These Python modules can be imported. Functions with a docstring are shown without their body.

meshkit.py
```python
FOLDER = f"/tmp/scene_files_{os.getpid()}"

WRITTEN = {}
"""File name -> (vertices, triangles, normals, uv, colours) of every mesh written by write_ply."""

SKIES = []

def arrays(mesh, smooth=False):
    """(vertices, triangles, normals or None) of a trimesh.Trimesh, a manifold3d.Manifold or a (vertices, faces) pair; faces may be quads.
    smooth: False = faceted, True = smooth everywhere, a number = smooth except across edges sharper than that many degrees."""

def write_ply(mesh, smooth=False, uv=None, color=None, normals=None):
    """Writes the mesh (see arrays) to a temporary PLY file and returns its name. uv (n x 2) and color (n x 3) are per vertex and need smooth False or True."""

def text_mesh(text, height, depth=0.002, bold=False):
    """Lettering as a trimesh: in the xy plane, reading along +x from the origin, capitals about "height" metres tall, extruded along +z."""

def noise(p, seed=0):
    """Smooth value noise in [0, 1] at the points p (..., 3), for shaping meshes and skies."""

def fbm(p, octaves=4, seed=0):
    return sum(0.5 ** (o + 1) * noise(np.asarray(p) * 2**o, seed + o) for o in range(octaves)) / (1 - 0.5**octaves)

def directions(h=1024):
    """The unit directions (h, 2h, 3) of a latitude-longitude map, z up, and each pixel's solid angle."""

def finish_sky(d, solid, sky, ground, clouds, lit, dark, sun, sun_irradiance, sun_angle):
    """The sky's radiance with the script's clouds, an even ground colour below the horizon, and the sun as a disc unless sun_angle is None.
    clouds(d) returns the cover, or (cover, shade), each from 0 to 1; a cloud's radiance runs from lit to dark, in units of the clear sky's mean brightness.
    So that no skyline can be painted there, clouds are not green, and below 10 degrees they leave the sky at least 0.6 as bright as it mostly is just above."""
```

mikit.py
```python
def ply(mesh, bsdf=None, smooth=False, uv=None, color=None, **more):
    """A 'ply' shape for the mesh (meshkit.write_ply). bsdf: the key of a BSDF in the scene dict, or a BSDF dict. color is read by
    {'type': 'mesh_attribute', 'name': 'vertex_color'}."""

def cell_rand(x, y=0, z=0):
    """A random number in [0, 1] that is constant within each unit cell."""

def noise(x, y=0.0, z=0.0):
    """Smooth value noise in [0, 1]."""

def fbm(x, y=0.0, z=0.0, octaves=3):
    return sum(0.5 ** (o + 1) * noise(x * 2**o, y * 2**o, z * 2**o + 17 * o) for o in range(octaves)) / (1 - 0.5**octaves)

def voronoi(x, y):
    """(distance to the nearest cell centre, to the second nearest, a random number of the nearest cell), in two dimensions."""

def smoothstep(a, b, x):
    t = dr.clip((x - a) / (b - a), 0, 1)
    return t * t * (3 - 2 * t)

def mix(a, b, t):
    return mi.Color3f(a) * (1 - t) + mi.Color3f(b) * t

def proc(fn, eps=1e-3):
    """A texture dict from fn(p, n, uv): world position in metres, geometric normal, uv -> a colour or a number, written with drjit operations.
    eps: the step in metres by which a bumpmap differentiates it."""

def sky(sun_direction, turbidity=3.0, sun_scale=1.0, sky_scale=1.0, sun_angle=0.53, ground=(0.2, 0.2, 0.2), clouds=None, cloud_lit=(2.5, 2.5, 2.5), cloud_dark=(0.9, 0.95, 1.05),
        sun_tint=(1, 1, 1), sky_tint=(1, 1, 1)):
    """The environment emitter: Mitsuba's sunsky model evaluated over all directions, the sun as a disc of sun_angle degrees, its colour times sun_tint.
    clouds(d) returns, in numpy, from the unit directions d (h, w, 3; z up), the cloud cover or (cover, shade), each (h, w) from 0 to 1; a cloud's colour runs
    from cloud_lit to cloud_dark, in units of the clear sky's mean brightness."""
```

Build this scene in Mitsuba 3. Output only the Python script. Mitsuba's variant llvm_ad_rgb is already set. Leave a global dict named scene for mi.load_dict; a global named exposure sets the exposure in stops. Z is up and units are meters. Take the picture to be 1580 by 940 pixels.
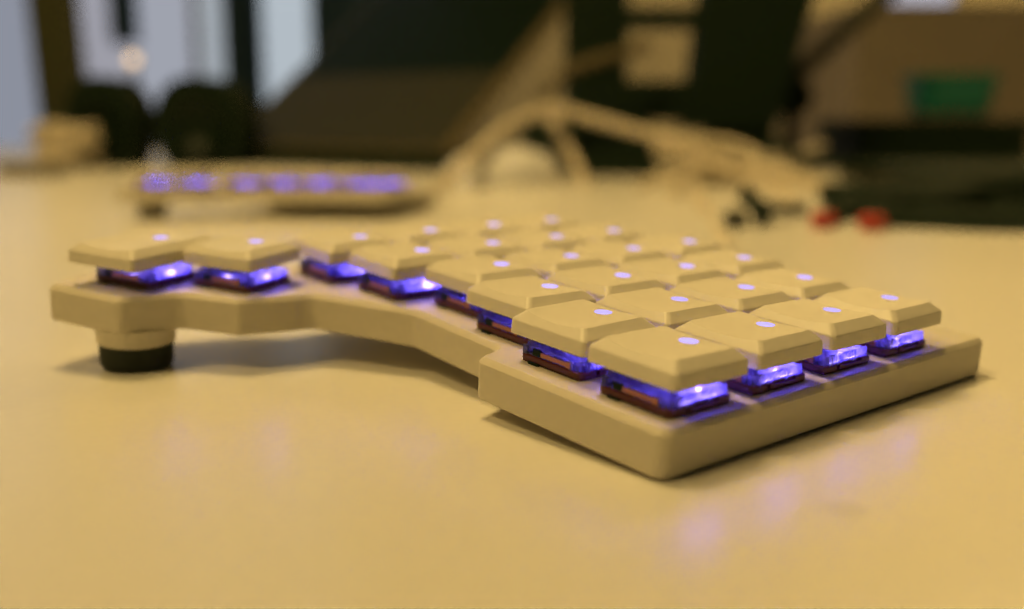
import math, random
import numpy as np
import trimesh
import manifold3d as m3
import shapely.geometry as sg
import mitsuba as mi
import drjit as dr
import mikit
from mikit import ply, proc, noise, fbm, smoothstep, mix

T = mi.ScalarTransform4f
random.seed(7)
scene, labels = {}, {}

# ------------------------------------------------------------------ camera, lights, exposure
CAM_H = 0.04943                       # metres above the desk top
PITCH = math.radians(10.599)          # looking down
FPX = 1550.0                          # focal length in pixels of a 1580 px wide frame
fwd = np.array([0, math.cos(PITCH), -math.sin(PITCH)])
upv = np.array([0, math.sin(PITCH), math.cos(PITCH)])
eye = np.array([0, 0, CAM_H])
scene['camera'] = {'type': 'thinlens', 'fov': math.degrees(2 * math.atan(790 / FPX)), 'fov_axis': 'x',
                   'aperture_radius': 0.0025, 'focus_distance': 0.165, 'near_clip': 0.005, 'far_clip': 50.0,
                   'to_world': T().look_at(origin=eye.tolist(), target=(eye + fwd).tolist(), up=upv.tolist())}
exposure = 0.0

WARM = np.array([1.0, 0.685, 0.238])


def ceiling_lamp(key, center, sx, sy, power, label, target=(0.0, 0.2, 0.0), col=WARM):
    scene[key] = {'type': 'rectangle',
                  'to_world': T().look_at(origin=list(center), target=list(target), up=[0.13, 0.99, 0]) @ T().scale([sx / 2, sy / 2, 1]),
                  'bsdf': {'type': 'diffuse', 'reflectance': {'type': 'rgb', 'value': 0.6}},
                  'emitter': {'type': 'area', 'sampling_weight': 40.0, 'radiance': {'type': 'rgb', 'value': (power * col).tolist()}}}
    labels[key] = {'label': label, 'category': 'ceiling light', 'group': 'ceiling lights over the desk'}


ceiling_lamp('ceiling_light', (-0.20, 0.42, 0.95), 0.28, 0.28, 24.5, 'warm square ceiling light panel above the back of the desk')
ceiling_lamp('ceiling_light_001', (-1.1, -0.5, 1.75), 0.5, 0.5, 21.5, 'warm square ceiling light panel above the front left of the desk')
ceiling_lamp('ceiling_light_002', (1.4, 2.4, 1.9), 0.5, 0.4, 40.0, 'warm square ceiling light panel near the back wall', target=(1.2, 3.0, 0.2))
scene['room_ambience'] = {'type': 'constant', 'sampling_weight': 20.0, 'radiance': {'type': 'rgb', 'value': [0.024, 0.020, 0.010]}}


# ------------------------------------------------------------------ materials
def rgb(*c):
    return {'type': 'rgb', 'value': list(c) if len(c) == 3 else [c[0]] * 3}


def princ(col, rough, spec=0.5, **k):
    return {'type': 'twosided', 'bsdf': {'type': 'principled', 'base_color': col if isinstance(col, dict) else rgb(*col), 'roughness': rough, 'specular': spec, **k}}


def desk_col(p, n, uv):
    a = fbm(p.x * 9, p.y * 9, 1.0, 3)
    b = noise(p.x * 900, p.y * 900, 3.0)
    d = dr.sqrt(dr.square(p.x - 0.0425) + dr.square((p.y - 0.1217)))
    stain = smoothstep(0.0042, 0.0012, d) * 0.10
    k = 0.97 + 0.05 * (a - 0.5) + 0.02 * (b - 0.5) - stain
    return mi.Color3f(0.68, 0.655, 0.60) * k


def desk_rough(p, n, uv):
    return 0.25 + 0.07 * fbm(p.x * 14, p.y * 14, 5.0, 3)


scene['mat_desk'] = princ(proc(desk_col), proc(desk_rough), 0.5)


def plastic_col(c, k=0.05, f=700):
    def fn(p, n, uv):
        return mi.Color3f(*c) * (1 - k / 2 + k * fbm(p.x * f, p.y * f, p.z * f, 2))
    return proc(fn)


scene['mat_case'] = {'type': 'twosided', 'bsdf': {'type': 'bumpmap', 'bump': proc(lambda p, n, uv: noise(p.x * 5200, p.y * 5200, p.z * 5200), 3e-5), 'scale': 4e-6,
                     'nested': {'type': 'principled', 'base_color': plastic_col((0.60, 0.555, 0.46)), 'roughness': 0.5, 'specular': 0.4}}}
scene['mat_cap'] = {'type': 'twosided', 'bsdf': {'type': 'bumpmap', 'bump': proc(lambda p, n, uv: noise(p.x * 6500, p.y * 6500, p.z * 6500 + 9), 3e-5), 'scale': 4e-6,
                    'nested': {'type': 'principled', 'base_color': plastic_col((0.69, 0.65, 0.56), 0.03), 'roughness': 0.42, 'specular': 0.45}}}
scene['mat_rubber'] = princ((0.012, 0.018, 0.009), 0.6, 0.3)
scene['mat_red'] = princ((0.075, 0.010, 0.009), 0.35, 0.45)
scene['mat_clear'] = {'type': 'blendbsdf', 'weight': 0.55, 'a': {'type': 'thindielectric', 'int_ior': 1.5},
                      'b': {'type': 'principledthin', 'base_color': proc(lambda p, n, uv: mi.Color3f(0.29, 0.28, 0.46) * (0.15 + 1.1 * fbm(p.x * 900, p.y * 900, p.z * 900, 2))), 'roughness': 0.2, 'spec_trans': 0.0, 'diff_trans': 1.66}}
scene['mat_copper'] = princ((0.42, 0.19, 0.085), 0.35, 0.5, metallic=0.8)
scene['mat_black'] = princ((0.0080, 0.0175, 0.0085), 0.65, 0.12)
scene['mat_black_gloss'] = princ((0.006, 0.014, 0.0065), 0.35, 0.16)
scene['mat_dark_case'] = princ((0.040, 0.040, 0.021), 0.4, 0.4)
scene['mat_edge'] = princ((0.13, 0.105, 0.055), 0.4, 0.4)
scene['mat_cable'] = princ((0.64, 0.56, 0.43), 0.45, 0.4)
scene['mat_white'] = princ((0.86, 0.86, 0.88), 0.35, 0.5)
scene['mat_green'] = princ((0.004, 0.17, 0.115), 0.35, 0.5)
scene['mat_orange_red'] = princ((0.48, 0.045, 0.02), 0.35, 0.5)
scene['mat_cardboard'] = princ(proc(lambda p, n, uv: mi.Color3f(0.30, 0.25, 0.19) * (0.93 + 0.14 * fbm(p.x * 30, p.y * 30, p.z * 120, 3))), 0.75, 0.2)
scene['mat_wall'] = princ(proc(lambda p, n, uv: mi.Color3f(0.66, 0.58, 0.44) * (0.95 + 0.1 * fbm(p.x * 6, p.z * 6, 0.0, 3))), 0.8, 0.2)
scene['mat_pillar'] = princ((0.075, 0.078, 0.030), 0.6, 0.3)
scene['mat_teal'] = princ((0.035, 0.075, 0.125), 0.7, 0.2)
scene['mat_grey'] = princ((0.20, 0.18, 0.14), 0.5, 0.3)
scene['mat_pane'] = princ((0.03, 0.035, 0.03), 0.4, 0.3)


# ------------------------------------------------------------------ mesh helpers (all in metres unless said)
def rot_between(pts):
    return pts


def man2tri(m):
    q = m.to_mesh()
    return trimesh.Trimesh(q.vert_properties[:, :3], q.tri_verts, process=False)


def rrect(hx, hy, r, n=6):
    pts = []
    for cx, cy, a0 in ((hx - r, hy - r, 0), (-hx + r, hy - r, 90), (-hx + r, -hy + r, 180), (hx - r, -hy + r, 270)):
        for i in range(n + 1):
            a = math.radians(a0 + 90 * i / n)
            pts.append((cx + r * math.cos(a), cy + r * math.sin(a)))
    return np.array(pts)


def hull_pts(rings):
    """rings: list of (points Nx2, z)"""
    v = np.vstack([np.c_[p, np.full(len(p), z)] for p, z in rings])
    return m3.Manifold.hull_points(v)


def rbox(sx, sy, sz, r=0.0, n=4, base=True):
    """box with rounded edges; base at z = 0"""
    if r <= 0:
        b = trimesh.creation.box((sx, sy, sz))
    else:
        pr = []
        for k in range(n + 1):
            a = math.pi / 2 * k / n
            pr.append((r * (1 - math.cos(a)), r * (1 - math.sin(a))))
        rings = []
        for s, zz in [(r - q[0], q[1]) for q in pr]:
            rings.append((rrect(sx / 2 - (r - s if False else 0) - (r - (r - (r - s))) * 0 - 0, sy / 2, max(r, 1e-6), n), zz))
        rings = []
        for k in range(n + 1):
            a = math.pi / 2 * k / n
            ins, z = r * (1 - math.sin(a)), r * (1 - math.cos(a))
            rings.append((rrect(sx / 2 - ins, sy / 2 - ins, max(r - ins, r * 0.05), n), z))
            rings.append((rrect(sx / 2 - ins, sy / 2 - ins, max(r - ins, r * 0.05), n), sz - z))
        b = man2tri(hull_pts(rings))
        b.apply_translation((0, 0, -sz / 2))
    if base:
        b.apply_translation((0, 0, sz / 2))
    return b


def moved(m, loc=(0, 0, 0), rz=0.0, rx=0.0, ry=0.0):
    m = m.copy()
    for ax, a in (([1, 0, 0], rx), ([0, 1, 0], ry), ([0, 0, 1], rz)):
        if a:
            m.apply_transform(trimesh.transformations.rotation_matrix(math.radians(a), ax))
    m.apply_translation(loc)
    return m


def lathe(profile, n=40):
    return trimesh.creation.revolve(np.array(profile, float), sections=n)


def spline(pts, k=10):
    p = np.array(pts, float)
    p = np.vstack([2 * p[0] - p[1], p, 2 * p[-1] - p[-2]])
    out = []
    for i in range(1, len(p) - 2):
        for j in range(k):
            t = j / k
            a, b, c, d = p[i - 1], p[i], p[i + 1], p[i + 2]
            out.append(0.5 * (2 * b + (c - a) * t + (2 * a - 5 * b + 4 * c - d) * t * t + (3 * b - a - 3 * c + d) * t ** 3))
    out.append(p[-2])
    return np.array(out)


def tube(pts, r, sides=14, smooth_k=10):
    p = spline(pts, smooth_k) if smooth_k else np.array(pts, float)
    t = np.gradient(p, axis=0)
    t /= np.linalg.norm(t, axis=1, keepdims=True)
    a = np.array([0.31, 0.17, 0.93])
    rings = []
    for i in range(len(p)):
        a = a - t[i] * (a @ t[i])
        a /= np.linalg.norm(a)
        b = np.cross(t[i], a)
        ang = np.arange(sides) * 2 * math.pi / sides
        rr = r[min(len(r) - 1, int(i * len(r) / len(p)))] if hasattr(r, '__len__') else r
        rings.append(p[i] + rr * (np.cos(ang)[:, None] * a + np.sin(ang)[:, None] * b))
    v = np.vstack(rings + [p[:1], p[-1:]])
    f = []
    for i in range(len(p) - 1):
        for j in range(sides):
            q = (j + 1) % sides
            f += [[i * sides + j, i * sides + q, (i + 1) * sides + q], [i * sides + j, (i + 1) * sides + q, (i + 1) * sides + j]]
    e = (len(p) - 1) * sides
    for j in range(sides):
        q = (j + 1) % sides
        f += [[len(v) - 2, q, j], [len(v) - 1, e + j, e + q]]
    return trimesh.Trimesh(v, np.array(f), process=False)


def put(key, mesh, bsdf, smooth=35, label=None, category=None, group=None, kind=None, **more):
    scene[key] = ply(mesh, bsdf, smooth, **more)
    d = {}
    if label: d['label'] = label
    if category: d['category'] = category
    if group: d['group'] = group
    if kind: d['kind'] = kind
    if d: labels[key] = d


def thing(key, label, category, group=None):
    labels[key] = {'label': label, 'category': category}
    if group: labels[key]['group'] = group


def at(px, py, Y):
    """the point seen at pixel (px, py) of the 1580 x 940 photograph, Y metres ahead of the camera"""
    d = np.array([(px - 790) / FPX, 0, 0]) + fwd - upv * ((py - 470) / FPX)
    return eye + d * (Y / d[1])


def on_desk(px, Y):
    d = at(px, 400, Y)
    return np.array([d[0], Y, 0.0])


# ------------------------------------------------------------------ keyboard halves (built in millimetres in the board's own frame)
M_FIT = np.array([[0.76446121, -0.64294093, 0.04718063], [-0.11857901, -0.21217314, -0.97001112], [0.63367032, 0.73594125, -0.23843744]])
T_FIT = np.array([26.43675608, 5.42678548, 150.29433723])
CAM = np.stack([np.array([1.0, 0, 0]), -upv, fwd], 1)           # columns: image right, image down, forward
NEAR = np.eye(4)
NEAR[:3, :3] = CAM @ M_FIT * 1e-3
NEAR[:3, 3] = CAM @ T_FIT * 1e-3 + eye
TENT = math.radians(4.197)

PITCH_MM = 19.05
STAG = [0.0, 1.03, 6.48, 10.77, 4.99, 1.75]
LED_U = 4.4                                   # the light window sits this far from the key's centre, away from the user
THUMB = [(-36.4, 111.7, 25.0, 12.2), (-21.0, 99.4, 25.0, 8.2)]    # light position, turn, half length
PLATE, BOTTOM = -8.15, -15.5
OUTLINE = [(-15.4, -9.9), (-15.3, 31.5), (-8.7, 33.6), (-7.1, 61.4), (-17.4, 82.7), (-21.2, 82.7), (-32.0, 84.9), (-39.2, 95.4), (-51.0, 96.4),
           (-58.7, 114.8), (-45.0, 124.0), (-18.0, 116.0), (-10.0, 109.0), (76.0, 109.0), (77.0, 88.0), (84.0, 70.0), (84.0, 50.0), (80.0, 32.0), (77.6, 29.0), (77.3, -10.2)]


def case_mesh():
    poly = sg.Polygon(OUTLINE)
    poly = poly.buffer(-2.2, quad_segs=8).buffer(5.7, quad_segs=10).buffer(-3.5, quad_segs=10)
    p = np.array(poly.exterior.coords)[:-1]
    if sg.Polygon(p).exterior.is_ccw is False:
        p = p[::-1]
    keep = [0]
    for i in range(1, len(p)):
        if np.linalg.norm(p[i] - p[keep[-1]]) > 0.12: keep.append(i)
    p = p[keep]
    q = []
    for i in range(len(p)):                                        # resample long walls
        a, b = p[i], p[(i + 1) % len(p)]
        n = max(1, int(np.linalg.norm(b - a) / 4))
        q += [a + (b - a) * k / n for k in range(n)]
    p = np.array(q)
    e0 = p - np.roll(p, 1, 0)
    e1 = np.roll(p, -1, 0) - p
    n0 = np.c_[e0[:, 1], -e0[:, 0]] / np.linalg.norm(e0, axis=1, keepdims=True)
    n1 = np.c_[e1[:, 1], -e1[:, 0]] / np.linalg.norm(e1, axis=1, keepdims=True)
    nn = n0 + n1
    nn /= np.linalg.norm(nn, axis=1, keepdims=True)
    nn /= np.maximum(0.5, (nn * n0).sum(1, keepdims=True))
    prof = [(0.65, BOTTOM), (0.35, BOTTOM + 0.08), (0.12, BOTTOM + 0.28), (0.0, BOTTOM + 0.65), (0.0, PLATE - 1.0), (0.12, PLATE - 0.78), (0.8, PLATE - 0.1), (1.1, PLATE)]
    v = np.vstack([np.c_[p - nn * ins, np.full(len(p), z)] for ins, z in prof])
    N = len(p)
    f = []
    for k in range(len(prof) - 1):
        for i in range(N):
            j = (i + 1) % N
            f += [[k * N + i, k * N + j, (k + 1) * N + j], [k * N + i, (k + 1) * N + j, (k + 1) * N + i]]
    tri = m3.triangulate([p - nn * 1.05])
    tri = np.array(tri)
    f += [[(len(prof) - 1) * N + a, (len(prof) - 1) * N + b, (len(prof) - 1) * N + c] for a, b, c in tri]
    f += [[a, c, b] for a, b, c in tri]
    return trimesh.Trimesh(v, np.array(f), process=False)


DISH_R, DISH_Z = 44.0, -0.03


def cap_mesh(hu):
    """keycap, centre at the origin, z = 0 near its light window; dished along v, hollow below"""
    hv = 8.75
    rings = [(rrect(hu - 0.08, hv - 0.08, 0.9), -3.45), (rrect(hu, hv, 0.9), -3.33), (rrect(hu - 0.1, hv - 0.1, 0.95), -1.25), (rrect(hu - 0.2, hv - 0.2, 1.0), -1.0),
             (rrect(hu - 0.42, hv - 0.42, 1.0), -0.78), (rrect(hu - 2.3, hv - 2.3, 0.9), 0.85)]
    body = hull_pts(rings)
    cyl = m3.Manifold.cylinder(80, DISH_R, DISH_R, 420, True).rotate([0, 90, 0]).translate([0, 0, DISH_R + DISH_Z])
    body = body - cyl
    body = body.trim_by_plane([0, 0, -1], -0.45)
    inner = hull_pts([(rrect(hu - 1.2, hv - 1.2, 0.6), -4.6), (rrect(hu - 1.3, hv - 1.3, 0.6), -1.8), (rrect(hu - 2.4, hv - 2.4, 0.6), -1.1)])
    return man2tri(body - inner)


def window_mesh():
    """an inlaid lens of 3 mm, its top following the dish; in the keycap's frame"""
    n, rows = 32, 4
    v, f = [], []
    for k in range(rows + 1):
        for i in range(n):
            a = 2 * math.pi * i / n
            r = 1.5 * k / rows
            x, y = r * math.cos(a), r * math.sin(a)
            v.append((x + LED_U, y, DISH_R + DISH_Z - math.sqrt(DISH_R ** 2 - y ** 2) + 0.04))
    for k in range(rows):
        for i in range(n):
            j = (i + 1) % n
            f += [[k * n + i, (k + 1) * n + i, (k + 1) * n + j], [k * n + i, (k + 1) * n + j, k * n + j]]
    base = len(v)
    for i in range(n):
        a = 2 * math.pi * i / n
        v.append((1.5 * math.cos(a) + LED_U, 1.5 * math.sin(a), -0.3))
    for i in range(n):
        j = (i + 1) % n
        f += [[rows * n + i, base + i, base + j], [rows * n + i, base + j, rows * n + j]]
    return trimesh.Trimesh(np.array(v), np.array(f), process=False)


def cube(sx, sy, sz, x, y, z):
    return m3.Manifold.cube([sx, sy, sz], True).translate([x, y, z])


def switch_parts():
    """key centre at the origin; returns {part: (mesh, bsdf, smooth)}"""
    P, Z = {}, PLATE
    base = hull_pts([(rrect(7.1, 7.1, 1.5), Z + 0.42), (rrect(7.2, 7.2, 1.5), Z + 0.55), (rrect(7.2, 7.2, 1.5), Z + 1.2), (rrect(7.0, 7.0, 1.4), Z + 1.4)])
    base = base - cube(5.6, 1.2, 0.7, 0.9, -7.2, Z + 1.3) - cube(5.6, 1.2, 0.7, 0.9, 7.2, Z + 1.3) - cube(1.0, 0.9, 2, -3.4, -7.2, Z + 1.0)
    base = base + cube(13.4, 13.4, 0.5, 0, 0, Z + 0.22)
    base = base - cube(10.4, 11.8, 2.0, 1.2, 0, Z + 1.45)                           # trough of the light guide
    P['base'] = (man2tri(base), 'mat_red', 30)
    P['latch'] = (moved(rbox(1.3, 2.4, 0.55, 0.12), (-6.75, 3.6, Z - 0.06)), 'mat_black', 30)
    outer = hull_pts([(rrect(6.75, 6.75, 1.0), Z + 1.4), (rrect(6.6, 6.6, 1.0), Z + 2.9), (rrect(5.9, 6.0, 1.0), Z + 3.7)])
    inner = hull_pts([(rrect(6.0, 6.0, 0.7), Z + 1.0), (rrect(5.85, 5.85, 0.7), Z + 2.6), (rrect(5.2, 5.3, 0.7), Z + 3.15)])
    h = outer - inner
    h = h - cube(5.2, 9.5, 2.0, -0.6, 0, Z + 3.6)                                   # opening for the stem
    h = h - cube(2.0, 2.4, 2.0, 6.2, -5.2, Z + 3.6) - cube(1.4, 4.4, 1.1, 6.6, 0, Z + 1.7)
    h = h - cube(1.2, 1.6, 1.0, -6.5, 5.1, Z + 2.2) - cube(2.2, 1.0, 1.2, -0.2, -6.6, Z + 2.1)
    h = h - cube(2.4, 9.0, 3.0, 5.2, 0, Z + 4.4)                                   # open top above the light
    h = h - cube(9.0, 1.5, 2.0, 1.9, -5.1, Z + 4.0) - cube(9.0, 1.5, 2.0, 1.9, 5.1, Z + 4.0)
    h = h - cube(9.6, 20.0, 2.0, 2.2, 0, Z + 4.05)
    for x in (-5.2, -3.0, 1.6):
        h = h + cube(0.7 + 0.1 * (x > 0), 0.5, 1.9, x, -6.75, Z + 2.2)
        h = h + cube(0.7, 0.5, 1.9, x, 6.75, Z + 2.2)
    h = h + cube(0.5, 1.0, 1.5, -6.75, -4.9, Z + 2.1) + cube(0.5, 1.0, 1.5, -6.75, 6.0, Z + 2.1)
    P['housing'] = (man2tri(h), 'mat_clear', 30)
    leaf = cube(0.3, 6.2, 0.7, -6.85, -0.9, Z + 2.0) + cube(0.45, 1.0, 1.0, -6.8, -4.2, Z + 2.0)
    P['contact_leaf'] = (man2tri(leaf), 'mat_copper', 20)
    P['contact_clip'] = (man2tri(cube(0.5, 1.8, 1.0, -6.75, 3.2, Z + 2.1)), 'mat_black', 20)
    stem = cube(4.4, 9.0, 2.2, -0.6, 0, Z + 3.1) + cube(3.0, 1.2, 3.4, -0.2, 2.85, Z + 5.2) + cube(3.0, 1.2, 3.4, -0.2, -2.85, Z + 5.2)
    P['stem'] = (man2tri(stem), 'mat_stem', 20)
    guide = cube(9.4, 0.9, 0.5, 1.3, -5.2, Z + 0.62) + cube(4.6, 0.9, 0.5, 3.8, 5.2, Z + 0.62) + cube(0.8, 3.6, 0.4, 5.7, 0, Z + 0.6)
    P['backlight'] = (man2tri(guide), 'mat_led', False)
    return P


scene['mat_stem'] = princ((0.16, 0.15, 0.20), 0.35, 0.5)
scene['mat_led'] = {'type': 'diffuse', 'reflectance': rgb(0.3)}
LED_RAD = [30.0, 22.0, 410.0]
WIN_RAD = [0.40, 0.37, 1.6]
CASE, CAP, CAP_LONG, WIN, SWITCH = case_mesh(), cap_mesh(8.4), cap_mesh(12.3), window_mesh(), switch_parts()


def mirror(m):
    m = m.copy()
    m.vertices = m.vertices * np.array([1, -1, 1])
    m.faces = m.faces[:, ::-1]
    return m


def half(root, matrix, flip, label, dim=1.0, tent=TENT):
    thing(root, label, 'keyboard', 'the two halves of the split keyboard')
    cache = {}

    def mk(name, mesh, bsdf, smooth):
        if name not in cache:
            m = mirror(mesh) if flip else mesh
            cache[name] = ply(m, bsdf, smooth)
        return cache[name]

    rnd = random.Random(11)

    def place(u, v, turn, tip=(0, 0, 0)):
        s = -1 if flip else 1
        m = np.eye(4)
        c, q = math.cos(math.radians(turn * s)), math.sin(math.radians(turn * s))
        m[:2, :2] = [[c, -q], [q, c]]
        m[:2, 3] = u, v * s
        t = np.eye(4)
        t[2, 0], t[2, 1], t[2, 3] = tip
        t[0, 2], t[1, 2] = -tip[0], -tip[1]
        m = m @ t
        return T((matrix @ m).tolist())

    def add(key, name, mesh, bsdf, smooth, u=0, v=0, turn=0, tip=(0, 0, 0), **more):
        scene[key] = {**mk(name, mesh, bsdf, smooth), 'to_world': place(u, v, turn, tip), **more}

    add(root + '__case', 'case', CASE, 'mat_case', 28)
    # the tilting foot under the thumb corner and a thin strip pad under the outer edge
    z1 = BOTTOM
    fu, fv = -45.6, 102.6
    drop = -15.85 - (fv + 9) * math.tan(tent)
    foot = lathe([(0, z1 + 0.3), (7.7, z1 + 0.3), (7.5, z1 - 2.85), (7.35, z1 - 3.0), (0, z1 - 3.0)])
    pad = lathe([(0, z1 - 3.0), (7.0, z1 - 3.0), (7.15, z1 - 3.25), (7.0, drop + 1.3), (6.6, drop + 0.5), (5.8, drop + 0.05), (0, drop + 0.05)])
    add(root + '__foot', 'foot', foot, 'mat_case', 30, fu, fv)
    add(root + '__foot__rubber_pad', 'pad', pad, 'mat_rubber', 30, fu, fv)
    strip = moved(rbox(56, 7, 0.4, 0.12), (44, -3.5, BOTTOM - 0.33))
    add(root + '__base_strip', 'strip', strip, 'mat_rubber', 30)
    keys = [(STAG[c] + r * PITCH_MM, c * PITCH_MM, 0.0, False) for c in range(6) for r in range(4)]
    keys += [(THUMB[0][0], THUMB[0][1], THUMB[0][2], True), (THUMB[1][0], THUMB[1][1], THUMB[1][2], False)]
    for i, (u, v, turn, long) in enumerate(keys):
        a = math.radians(turn)
        cu, cv = u - math.cos(a) * LED_U, v - math.sin(a) * LED_U
        tip, glow = (rnd.gauss(0, 0.006), rnd.gauss(0, 0.006), rnd.gauss(0, 0.04)), rnd.uniform(0.86, 1.12)
        num = '' if i == 0 else f'_{i:03d}'
        k = f'{root}__keycap{num}'
        add(k, 'cap_long' if long else 'cap', CAP_LONG if long else CAP, 'mat_cap', 17, cu, cv, turn, tip)
        if long: labels[k] = {'label': 'longer keycap at the outer thumb position'}
        add(k + '__light_window', 'win', WIN, 'mat_led', False, cu, cv, turn, tip,
            emitter={'type': 'area', 'sampling_weight': 0.3, 'radiance': rgb(*[x * dim * glow for x in WIN_RAD])})
        s = f'{root}__key_switch{num}'
        for part, (mesh, bsdf, sm) in SWITCH.items():
            more = {}
            if part == 'backlight':
                more['emitter'] = {'type': 'area', 'sampling_weight': 1.0, 'radiance': rgb(*[x * dim for x in LED_RAD])}
            add(f'{s}__{part}', part, mesh, bsdf, sm, cu, cv, turn, **more)


half('keyboard_half', NEAR, False, 'large white split keyboard half in sharp focus in the foreground, its switches glowing violet')

# the other half, mirrored, further back on the desk, its raised inner side towards the camera and its thumb keys to the left
th, S, FT = math.radians(-7.0), 1e-3, math.radians(3.6)
rz = np.array([[math.cos(th), -math.sin(th), 0], [math.sin(th), math.cos(th), 0], [0, 0, 1]])
tilt = np.array([[1, 0, 0], [0, math.cos(FT), math.sin(FT)], [0, -math.sin(FT), math.cos(FT)]])
far = np.eye(4)
far[:3, :3] = rz @ tilt * S
lowest = (tilt @ np.array([0, 9.0, -15.86]))[2] * S
spot = far[:3, :3] @ np.array([-36.4, -111.7, 0.0])
far[:3, 3] = np.array([-0.172 - spot[0], 0.495 - spot[1], -lowest])
half('keyboard_half_001', far, True, 'blurred keyboard half with violet lights in the background, in front of the laptop', 1.0, FT)

# ------------------------------------------------------------------ setting: desk, wall
DESK_FAR = 1.62
desk = moved(rbox(3.2, DESK_FAR + 0.7, 0.03, 0.003), (0, (DESK_FAR - 0.7) / 2, -0.03))
put('desk', desk, 'mat_desk', 35, 'glossy off white desk top under the keyboard', 'desk')
put('wall', moved(rbox(3.6, 0.08, 2.6, 0), (1.42, 3.3, -0.9)), 'mat_wall', False, kind='structure')

# windows at the back left, bright with daylight, behind a dark pillar and curtains
YW = 3.0
thing('window', 'bright pale window with dark vertical bars at the left, behind the desk', 'window')


def slab(px0, px1, py0, py1, Y, depth):
    a, b = at(px0, py1, Y), at(px1, py0, Y)
    a[0], b[0] = at(px0, 110, Y)[0], at(px1, 110, Y)[0]
    return moved(trimesh.creation.box((b[0] - a[0], depth, b[2] - a[2])), ((a[0] + b[0]) / 2, Y + depth / 2, (a[2] + b[2]) / 2))


def pane(key, px0, px1, col):
    scene[key] = ply(slab(px0, px1, -760, 300, YW + 0.04, 0.01), 'mat_pane', False)
    scene[key]['emitter'] = {'type': 'area', 'sampling_weight': 6.0, 'radiance': rgb(*col)}


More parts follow.
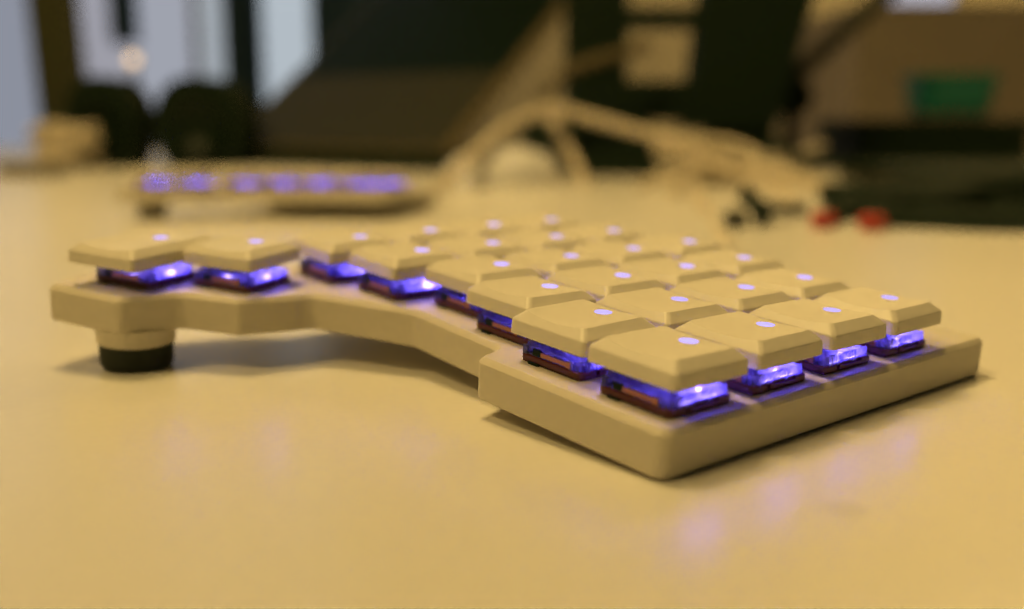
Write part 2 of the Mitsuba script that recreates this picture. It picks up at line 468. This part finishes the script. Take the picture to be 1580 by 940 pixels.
pane('window__pane', -900, 70, (0.255, 0.275, 0.335))
pane('window__pane_001', 100, 214, (0.33, 0.33, 0.38))
pane('window__pane_002', 212, 300, (0.34, 0.36, 0.42))
pane('window__pane_003', 306, 349, (0.36, 0.40, 0.44))
pane('window__pane_004', 403, 482, (0.44, 0.50, 0.55))
put('window__blind_weight', slab(174, 212, -760, 66, YW + 0.0, 0.035), 'mat_teal', False)
put('window__mullion', slab(347, 404, -760, 300, YW + 0.0, 0.035), 'mat_teal', False)
put('window__mullion_001', slab(299, 307, -760, 300, YW + 0.0, 0.035), 'mat_grey', False)
put('curtain', slab(482, 700, -760, 300, YW - 0.06, 0.05), 'mat_teal', False, 'dark teal curtain right of the bright window', 'curtain')
pil = slab(56, 118, -700, 236, 1.75, 0.05)
pil.vertices[:, 0] -= np.where(pil.vertices[:, 2] > 0.1, 0.028, 0.0)
put('pillar', pil, 'mat_pillar', False, 'dark olive upright pillar in front of the window at far left', 'pillar')

# small lamp, its bulb a warm disc of blur
b = at(205, 92, 1.5)
thing('table_lamp', 'small table lamp with a round glowing warm face in front of the window', 'lamp')
put('table_lamp__stem', moved(lathe([(0, 0), (0.03, 0), (0.03, 0.006), (0.003, 0.01), (0.003, b[2] - 0.008), (0, b[2] - 0.008)], 24), (b[0], b[1] + 0.006, 0)), 'mat_black', 30)
put('table_lamp__housing', moved(moved(lathe([(0, -0.010), (0.007, -0.010), (0.0088, -0.007), (0.0088, 0), (0.008, 0.0006), (0.008, -0.001), (0, -0.001)], 32), rx=90), b), 'mat_black', 30)
put('table_lamp__bulb', moved(moved(lathe([(0, -0.0008), (0.0079, -0.0008), (0.0079, 0.0), (0, 0.0)], 32), rx=90), b), 'mat_pane', False)
scene['table_lamp__bulb']['emitter'] = {'type': 'area', 'sampling_weight': 12.0, 'radiance': rgb(1.9, 1.25, 0.62)}


# two black desk speakers
def speaker(key, px, Y, w, h, label):
    c = on_desk(px, Y)
    thing(key, label, 'speaker', 'pair of black desk speakers')
    outline = sg.Polygon(spline([(-w * .34, 0), (-w * .42, h * .12), (-w * .5, h * .42), (-w * .44, h * .74), (-w * .26, h * .95), (0, h), (w * .26, h * .95), (w * .44, h * .74), (w * .5, h * .42), (w * .42, h * .12), (w * .34, 0)], 5))
    shell = trimesh.creation.extrude_polygon(outline, w * .8, engine='earcut')
    put(key + '__body', moved(moved(shell, rx=90), (c[0], c[1] + w * .35, 0)), 'mat_black', 30)
    cone = lathe([(0, 0.002), (w * .14, 0.001), (w * .3, 0.008), (w * .34, 0.008), (w * .34, -0.004), (0, -0.004)], 30)
    put(key + '__driver', moved(moved(cone, rx=90), (c[0], c[1] - w * .455, h * .45)), 'mat_black_gloss', 30)


speaker('desk_speaker', 190, 1.02, 0.070, 0.088, 'left black rounded desk speaker below the glowing bulb')
speaker('desk_speaker_001', 335, 1.04, 0.088, 0.088, 'right black rounded desk speaker beside the laptop')

# pale cable coil and small grey box at far left
cp = on_desk(118, 0.98)
coil = []
for i in range(60):
    t = i / 59 * 2 * math.pi * 3.0
    coil.append((cp[0] + (0.026 + 0.004 * math.sin(t * 1.7)) * math.cos(t), cp[1] + 0.026 * math.sin(t), 0.006 + 0.034 * i / 59 + 0.003 * math.sin(2.3 * t)))
put('cable_coil', tube(coil, 0.0055, 10, 3), 'mat_cable', True, 'pale coiled cable heap on the desk at far left', 'cable')
sb = on_desk(62, 0.86)
thing('small_box', 'small flat grey box on the desk at far left, beside the cable coil', 'box')
put('small_box__tray', moved(rbox(0.05, 0.03, 0.007, 0.0015), sb), 'mat_grey', 30)
put('small_box__lid', moved(rbox(0.046, 0.027, 0.004, 0.001), sb + [0, 0, 0.0073]), 'mat_grey', 30)

# ------------------------------------------------------------------ laptop, lid leaning back to the right
P0 = np.array([-0.058, 0.935, 0.0])            # hinge, near end
hd = np.array([-0.27, 0.165, 0]); HL = np.linalg.norm(hd); hd = hd / HL
HL = 0.30
perp = np.array([-hd[1], hd[0], 0]) * -1.0      # back right
thing('laptop', 'dark laptop standing open in the background, its lid leaning back to the right', 'laptop')


def frame(o, x, y, z):
    m = np.eye(4)
    m[:3, 0], m[:3, 1], m[:3, 2], m[:3, 3] = x, y, z, o
    return m


LEAN = math.radians(56)
lid_up = math.sin(LEAN) * perp + math.cos(LEAN) * np.array([0, 0, 1.0])
lid_n = np.cross(lid_up, -hd)
lid_n = lid_n / np.linalg.norm(lid_n)
if lid_n[2] < 0: lid_n = -lid_n
H0 = P0 + np.array([0, 0, 0.018])


def board(x0, x1, y0, y1, z0, z1, r=0.0):
    """box in the lid's frame: x along the hinge, y up the lid, z out of the screen"""
    m = rbox(x1 - x0, y1 - y0, z1 - z0, r)
    m.apply_translation(((x0 + x1) / 2, (y0 + y1) / 2, z0))
    fr = frame(H0, hd, lid_up, np.cross(hd, lid_up))
    if (np.cross(hd, lid_up))[2] < 0:
        fr = frame(H0 + hd * HL, -hd, lid_up, np.cross(-hd, lid_up))
    m.apply_transform(fr)
    return m


put('laptop__lid', board(0, HL, 0.0, 0.36, -0.008, 0, 0.003), 'mat_edge', 30)
put('laptop__screen', board(0.008, HL - 0.012, 0.135, 0.352, 0.0005, 0.002), 'mat_black_gloss', False)
put('laptop__lower_bezel', board(0.008, HL - 0.012, 0.006, 0.134, 0.0005, 0.0022), 'mat_dark_case', False)
bm = rbox(HL, 0.16, 0.016, 0.003)
bm.apply_translation((HL / 2, 0.06, 0.0015))
bm.apply_transform(frame(P0, hd, -perp * -1 if False else perp, np.array([0, 0, 1.0])) if np.cross(hd, perp)[2] > 0 else frame(P0 + hd * HL, -hd, perp, np.array([0, 0, 1.0])))
put('laptop__base', bm, 'mat_black', 30)

# ------------------------------------------------------------------ black stand right of the laptop
thing('monitor_stand', 'black monitor stand with a broad neck and a side arm, behind the pale cables', 'stand')
YS = 0.88
foot = at(1110, 262, YS)
put('monitor_stand__foot', moved(rbox(0.20, 0.11, 0.02, 0.006), (foot[0] - 0.03, YS + 0.02, 0)), 'mat_black', 30)
nk = slab(1078, 1240, -150, 200, YS, 0.045)
lo, hi = nk.vertices[:, 2].min(), nk.vertices[:, 2].max()
k = (nk.vertices[:, 2] - lo) / (hi - lo)
nk.vertices[:, 0] = nk.vertices[:, 0] + np.where(nk.vertices[:, 0] > foot[0], 0.030, 0.012) * (k - 0.45) * 1.6
put('monitor_stand__neck', nk, 'mat_black', False)
put('monitor_stand__leg', slab(1100, 1200, 190, 262, YS + 0.004, 0.035), 'mat_black', False)
put('monitor_stand__lower_arm', slab(880, 1092, 124, 188, YS + 0.006, 0.04), 'mat_black', False)
put('monitor_stand__upper_arm', slab(960, 1085, 12, 42, YS + 0.008, 0.03), 'mat_black', False)
put('monitor_stand__side_plate', slab(872, 968, -100, 190, YS + 0.05, 0.02), 'mat_black', False)

# black power brick under the cables
pb = on_desk(905, 0.86)
thing('power_brick', 'black power brick on the desk under the arch of the pale cable', 'power adapter')
put('power_brick__body', moved(rbox(0.112, 0.06, 0.046, 0.010), pb + [0, 0.03, 0]), 'mat_black', 35)
put('power_brick__socket', moved(rbox(0.022, 0.008, 0.016, 0.003), pb + [-0.02, -0.003, 0.012]), 'mat_dark_case', 35)

# white mouse
mo = on_desk(776, 0.72)
ms = trimesh.creation.icosphere(4, 1.0)
ms.vertices *= np.array([0.029, 0.050, 0.025])
ms = ms.slice_plane([0, 0, -0.004], [0, 0, 1], cap=False)
ms.vertices[:, 2] += 0.004
thing('computer_mouse', 'white computer mouse on the desk behind the keyboard, right of the laptop', 'mouse')
put('computer_mouse__shell', moved(ms, mo + [0, 0.03, 0], rz=-55), 'mat_white', True)
put('computer_mouse__wheel', moved(moved(lathe([(0, -0.003), (0.006, -0.003), (0.006, 0.003), (0, 0.003)], 20), ry=90), mo + [-0.022, 0.012, 0.0195]), 'mat_grey', 30)

# ------------------------------------------------------------------ pale thick cables
YC = 0.74


def cable(key, pts, r, bsdf, label, smooth=True):
    put(key, tube([at(*p) for p in pts], r, 12, 8), bsdf, True, label, 'cable')


cable('thick_cable', [(668, 300, .66), (720, 248, .70), (775, 200, .74), (825, 176, .76), (858, 168, .77), (905, 180, .77), (985, 203, .76), (1070, 228, .75), (1150, 250, .74), (1260, 283, .70), (1330, 305, .62)],
      0.0043, 'mat_cable', 'pale thick cable arching up behind the keyboard, right of the laptop')
cable('thick_cable_001', [(1000, 204, .80), (1060, 215, .80), (1130, 222, .79), (1190, 250, .77), (1250, 275, .75), (1290, 290, .73)], 0.0036, 'mat_cable', 'pale thick cable lying along the arching one, in front of the black stand')
cable('thin_cable', [(845, 172, .79), (868, 215, .78), (890, 255, .77), (905, 290, .74), (915, 300, .7)], 0.0040, 'mat_cable', 'pale cable hanging straight down from the top of the arch')
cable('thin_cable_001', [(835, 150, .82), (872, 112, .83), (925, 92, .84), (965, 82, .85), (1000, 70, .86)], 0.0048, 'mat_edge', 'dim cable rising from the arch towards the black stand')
cable('thin_cable_002', [(1070, 285, .64), (1082, 312, .56), (1098, 345, .50), (1112, 372, .42), (1130, 385, .39)], 0.0035, 'mat_cable', 'pale thin cable running towards the keyboard beside the black clip')
wb = on_desk(1120, 0.735)
thing('power_strip', 'pale low power strip under the thick cables behind the keyboard', 'power strip')
put('power_strip__body', moved(rbox(0.095, 0.045, 0.013, 0.004), wb + [0, 0.03, 0], rz=-6), 'mat_case', 35)
for i in range(3):
    put('power_strip__socket' + ('' if i == 0 else f'_{i:03d}'), moved(lathe([(0, 0), (0.012, 0), (0.012, 0.0012), (0.010, 0.0015), (0.0095, 0.0004), (0, 0.0004)], 24), wb + [-0.032 + 0.032 * i, 0.03 + 0.004 * (1 - i), 0.013]), 'mat_white', 30)

more_cables = [
    ([(1010, 232, .76), (1060, 240, .74), (1120, 262, .70), (1180, 285, .66), (1230, 318, .58)], 'pale cable sloping down below the thick cable, nearest the front'),
    ([(1270, 225, .86), (1230, 240, .80), (1180, 246, .76), (1110, 252, .72), (1050, 275, .68), (1040, 300, .62)], 'pale cable curling down from beside the black stand'),
    ([(985, 290, .70), (1040, 262, .72), (1100, 258, .74), (1170, 272, .72), (1240, 300, .68), (1275, 318, .6)], 'pale cable looping over the low power strip'),
]
for i, (pts, lab) in enumerate(more_cables):
    cable(f'thin_cable_{i + 3:03d}', pts, 0.0034, 'mat_cable', lab)

# black cable clip, standing
thing('cable_clip', 'small black cable clip standing on the desk behind the keyboard', 'clip')
put('cable_clip__hook', tube([at(1148, 300, .47), at(1162, 312, .465), at(1174, 330, .46), at(1179, 350, .46), at(1174, 372, .455), at(1166, 386, .45)], 0.0040, 12, 8), 'mat_black', True)
put('cable_clip__foot', moved(rbox(0.010, 0.008, 0.008, 0.002), on_desk(1132, .452)), 'mat_dark_case', 30)
put('cable_clip__tail', tube([at(1170, 318, .465), at(1200, 322, .48), at(1240, 322, .50)], 0.0028, 10, 8), 'mat_black', True)

# ------------------------------------------------------------------ right side: carton, black box, green tub, cables
thing('cardboard_box', 'large brown cardboard box at the right, behind the black case', 'box')
put('cardboard_box__carton', moved(rbox(0.50, 0.35, 0.180, 0.002), (0.672, 1.44, 0)), 'mat_cardboard', 30)
put('cardboard_box__flap', moved(rbox(0.245, 0.33, 0.004, 0.001), (0.545, 1.44, 0.1805)), 'mat_cardboard', 30)
put('cardboard_box__flap_001', moved(rbox(0.245, 0.33, 0.004, 0.001), (0.796, 1.44, 0.1805)), 'mat_cardboard', 30)
lp = at(1415, 0, 1.30)
thing('lit_screen', 'small lit pale screen standing on top of the cardboard box', 'screen')
put('lit_screen__housing', moved(rbox(0.100, 0.010, 0.075, 0.002), (lp[0], 1.308, 0.1847)), 'mat_black', 30)
put('lit_screen__display', moved(trimesh.creation.box((0.092, 0.002, 0.068)), (lp[0], 1.3015, 0.1847 + 0.0375)), 'mat_pane', False,
    emitter={'type': 'area', 'sampling_weight': 0.5, 'radiance': rgb(0.50, 0.49, 0.56)})

bb = on_desk(1442, 0.98)
thing('black_case', 'low black equipment case on the desk at the right, under the green tub', 'case')
put('black_case__body', moved(rbox(0.168, 0.13, 0.034, 0.004), bb + [0, 0.065, 0]), 'mat_black', 30)
put('black_case__lid', moved(rbox(0.170, 0.132, 0.012, 0.003), bb + [0, 0.065, 0.0345]), 'mat_black', 30)
gt = at(1468, 176, 1.03)
tub = hull_pts([(rrect(0.030, 0.022, 0.012), 0.0), (rrect(0.036, 0.027, 0.014), 0.008), (rrect(0.040, 0.031, 0.016), 0.040)]) - hull_pts([(rrect(0.0325, 0.0245, 0.008), 0.002), (rrect(0.0385, 0.0295, 0.008), 0.041)])
rim = hull_pts([(rrect(0.043, 0.034, 0.018), 0.040), (rrect(0.043, 0.034, 0.018), 0.0435)]) - hull_pts([(rrect(0.0385, 0.0295, 0.008), 0.03), (rrect(0.0385, 0.0295, 0.008), 0.05)])
gz = 0.0472
thing('plastic_tub', 'green plastic tub standing on the black case', 'tub')
put('plastic_tub__body', moved(man2tri(tub), (gt[0], bb[1] + 0.06, gz)), 'mat_green', 30)
put('plastic_tub__rim', moved(man2tri(rim), (gt[0], bb[1] + 0.06, gz)), 'mat_green', 30)

wires = [
    ([(1285, 330, .52), (1340, 300, .56), (1420, 286, .60), (1500, 284, .62), (1600, 275, .64)], 'black cable curving along the back of the cable heap at the right'),
    ([(1280, 342, .48), (1350, 325, .50), (1430, 312, .52), (1520, 298, .55), (1620, 290, .56)], 'black cable in the middle of the cable heap at the right'),
    ([(1330, 338, .47), (1400, 335, .47), (1480, 338, .46), (1560, 352, .45), (1650, 372, .44)], 'black cable running off the right edge nearest the front'),
    ([(1300, 318, .54), (1380, 318, .53), (1450, 330, .50), (1540, 340, .48), (1620, 345, .47)], 'black cable crossing the cable heap at the right'),
    ([(1310, 300, .60), (1400, 300, .58), (1480, 312, .56), (1560, 322, .54), (1640, 330, .53)], 'black cable lying across the middle of the heap, just behind the front ones'),
    ([(1290, 308, .58), (1380, 296, .60), (1470, 298, .60), (1560, 306, .58), (1640, 306, .58)], 'black cable at the back of the heap below the black case'),
    ([(1350, 345, .46), (1440, 352, .45), (1520, 364, .44), (1640, 388, .43)], 'black cable leaving the frame lowest at the right'),
    ([(1190, 215, .80), (1215, 238, .78), (1260, 250, .77), (1320, 255, .76), (1400, 268, .72)], 'black cable curving from the stand towards the black case'),
]
for i, (pts, lab) in enumerate(wires):
    cable('black_cable' + ('' if i == 0 else f'_{i:03d}'), pts, 0.0058 if i < 7 else 0.004, 'mat_black', lab)
nb = on_desk(1475, 0.74)
thing('notebook', 'black notebook lying under the black cables in front of the black case', 'notebook')
put('notebook__cover', moved(rbox(0.19, 0.17, 0.004, 0.001), nb + [0.03, 0.0, 0.0105], rz=4), 'mat_black', 30)
put('notebook__pages', moved(rbox(0.185, 0.164, 0.0095, 0.0), nb + [0.031, 0.0, 0.0008], rz=4), 'mat_dark_case', False)
hs = on_desk(1400, 0.55)
thing('cable_hub', 'flat black hub among the black cables at the right', 'hub')
put('cable_hub__body', moved(rbox(0.10, 0.05, 0.012, 0.003), hs + [0.012, 0.02, 0], rz=12), 'mat_black', 30)
put('cable_hub__port', moved(rbox(0.012, 0.004, 0.005, 0.0), hs + [-0.02, -0.012, 0.004], rz=12), 'mat_dark_case', 30)


def plug(key, px, py, Y, w, label, rz):
    c = at(px, py, Y)
    thing(key, label, 'plug')
    put(key + '__shell', moved(rbox(w, 0.007, 0.007, 0.002), (c[0], c[1], max(0.0005, c[2] - 0.0035)), rz=rz), 'mat_orange_red', 30)
    put(key + '__tip', moved(rbox(w * 0.4, 0.0045, 0.0045, 0.0), (c[0] + w * 0.66 * math.cos(math.radians(rz)), c[1] + w * 0.66 * math.sin(math.radians(rz)), max(0.0015, c[2] - 0.002)), rz=rz), 'mat_black', False)


plug('red_plug', 1270, 350, .45, 0.011, 'left red plug at the end of the black cables', 20)
plug('red_plug_001', 1345, 355, .44, 0.011, 'right red plug in front of the black cables', 5)

# lamp arm slanting up at the right of the stand
thing('desk_lamp_arm', 'thin dark slanting lamp arm between the black stand and the cardboard box', 'lamp arm')
put('desk_lamp_arm__rod', tube([at(1215, 128, 1.0), at(1262, 84, 1.0), at(1310, 40, 1.0), at(1400, -40, 1.0)], 0.0095, 12, 4), 'mat_dark_case', True)
jb = at(1222, 150, 1.0)
put('desk_lamp_arm__joint', moved(moved(lathe([(0, -0.012), (0.017, -0.012), (0.019, -0.009), (0.019, 0.009), (0.017, 0.012), (0, 0.012)], 28), rx=90), jb), 'mat_black', 30)
put('desk_lamp_arm__post', moved(lathe([(0, 0), (0.035, 0), (0.035, 0.008), (0.008, 0.012), (0.007, jb[2]), (0, jb[2])], 28), (jb[0], jb[1], 0)), 'mat_black', 30)
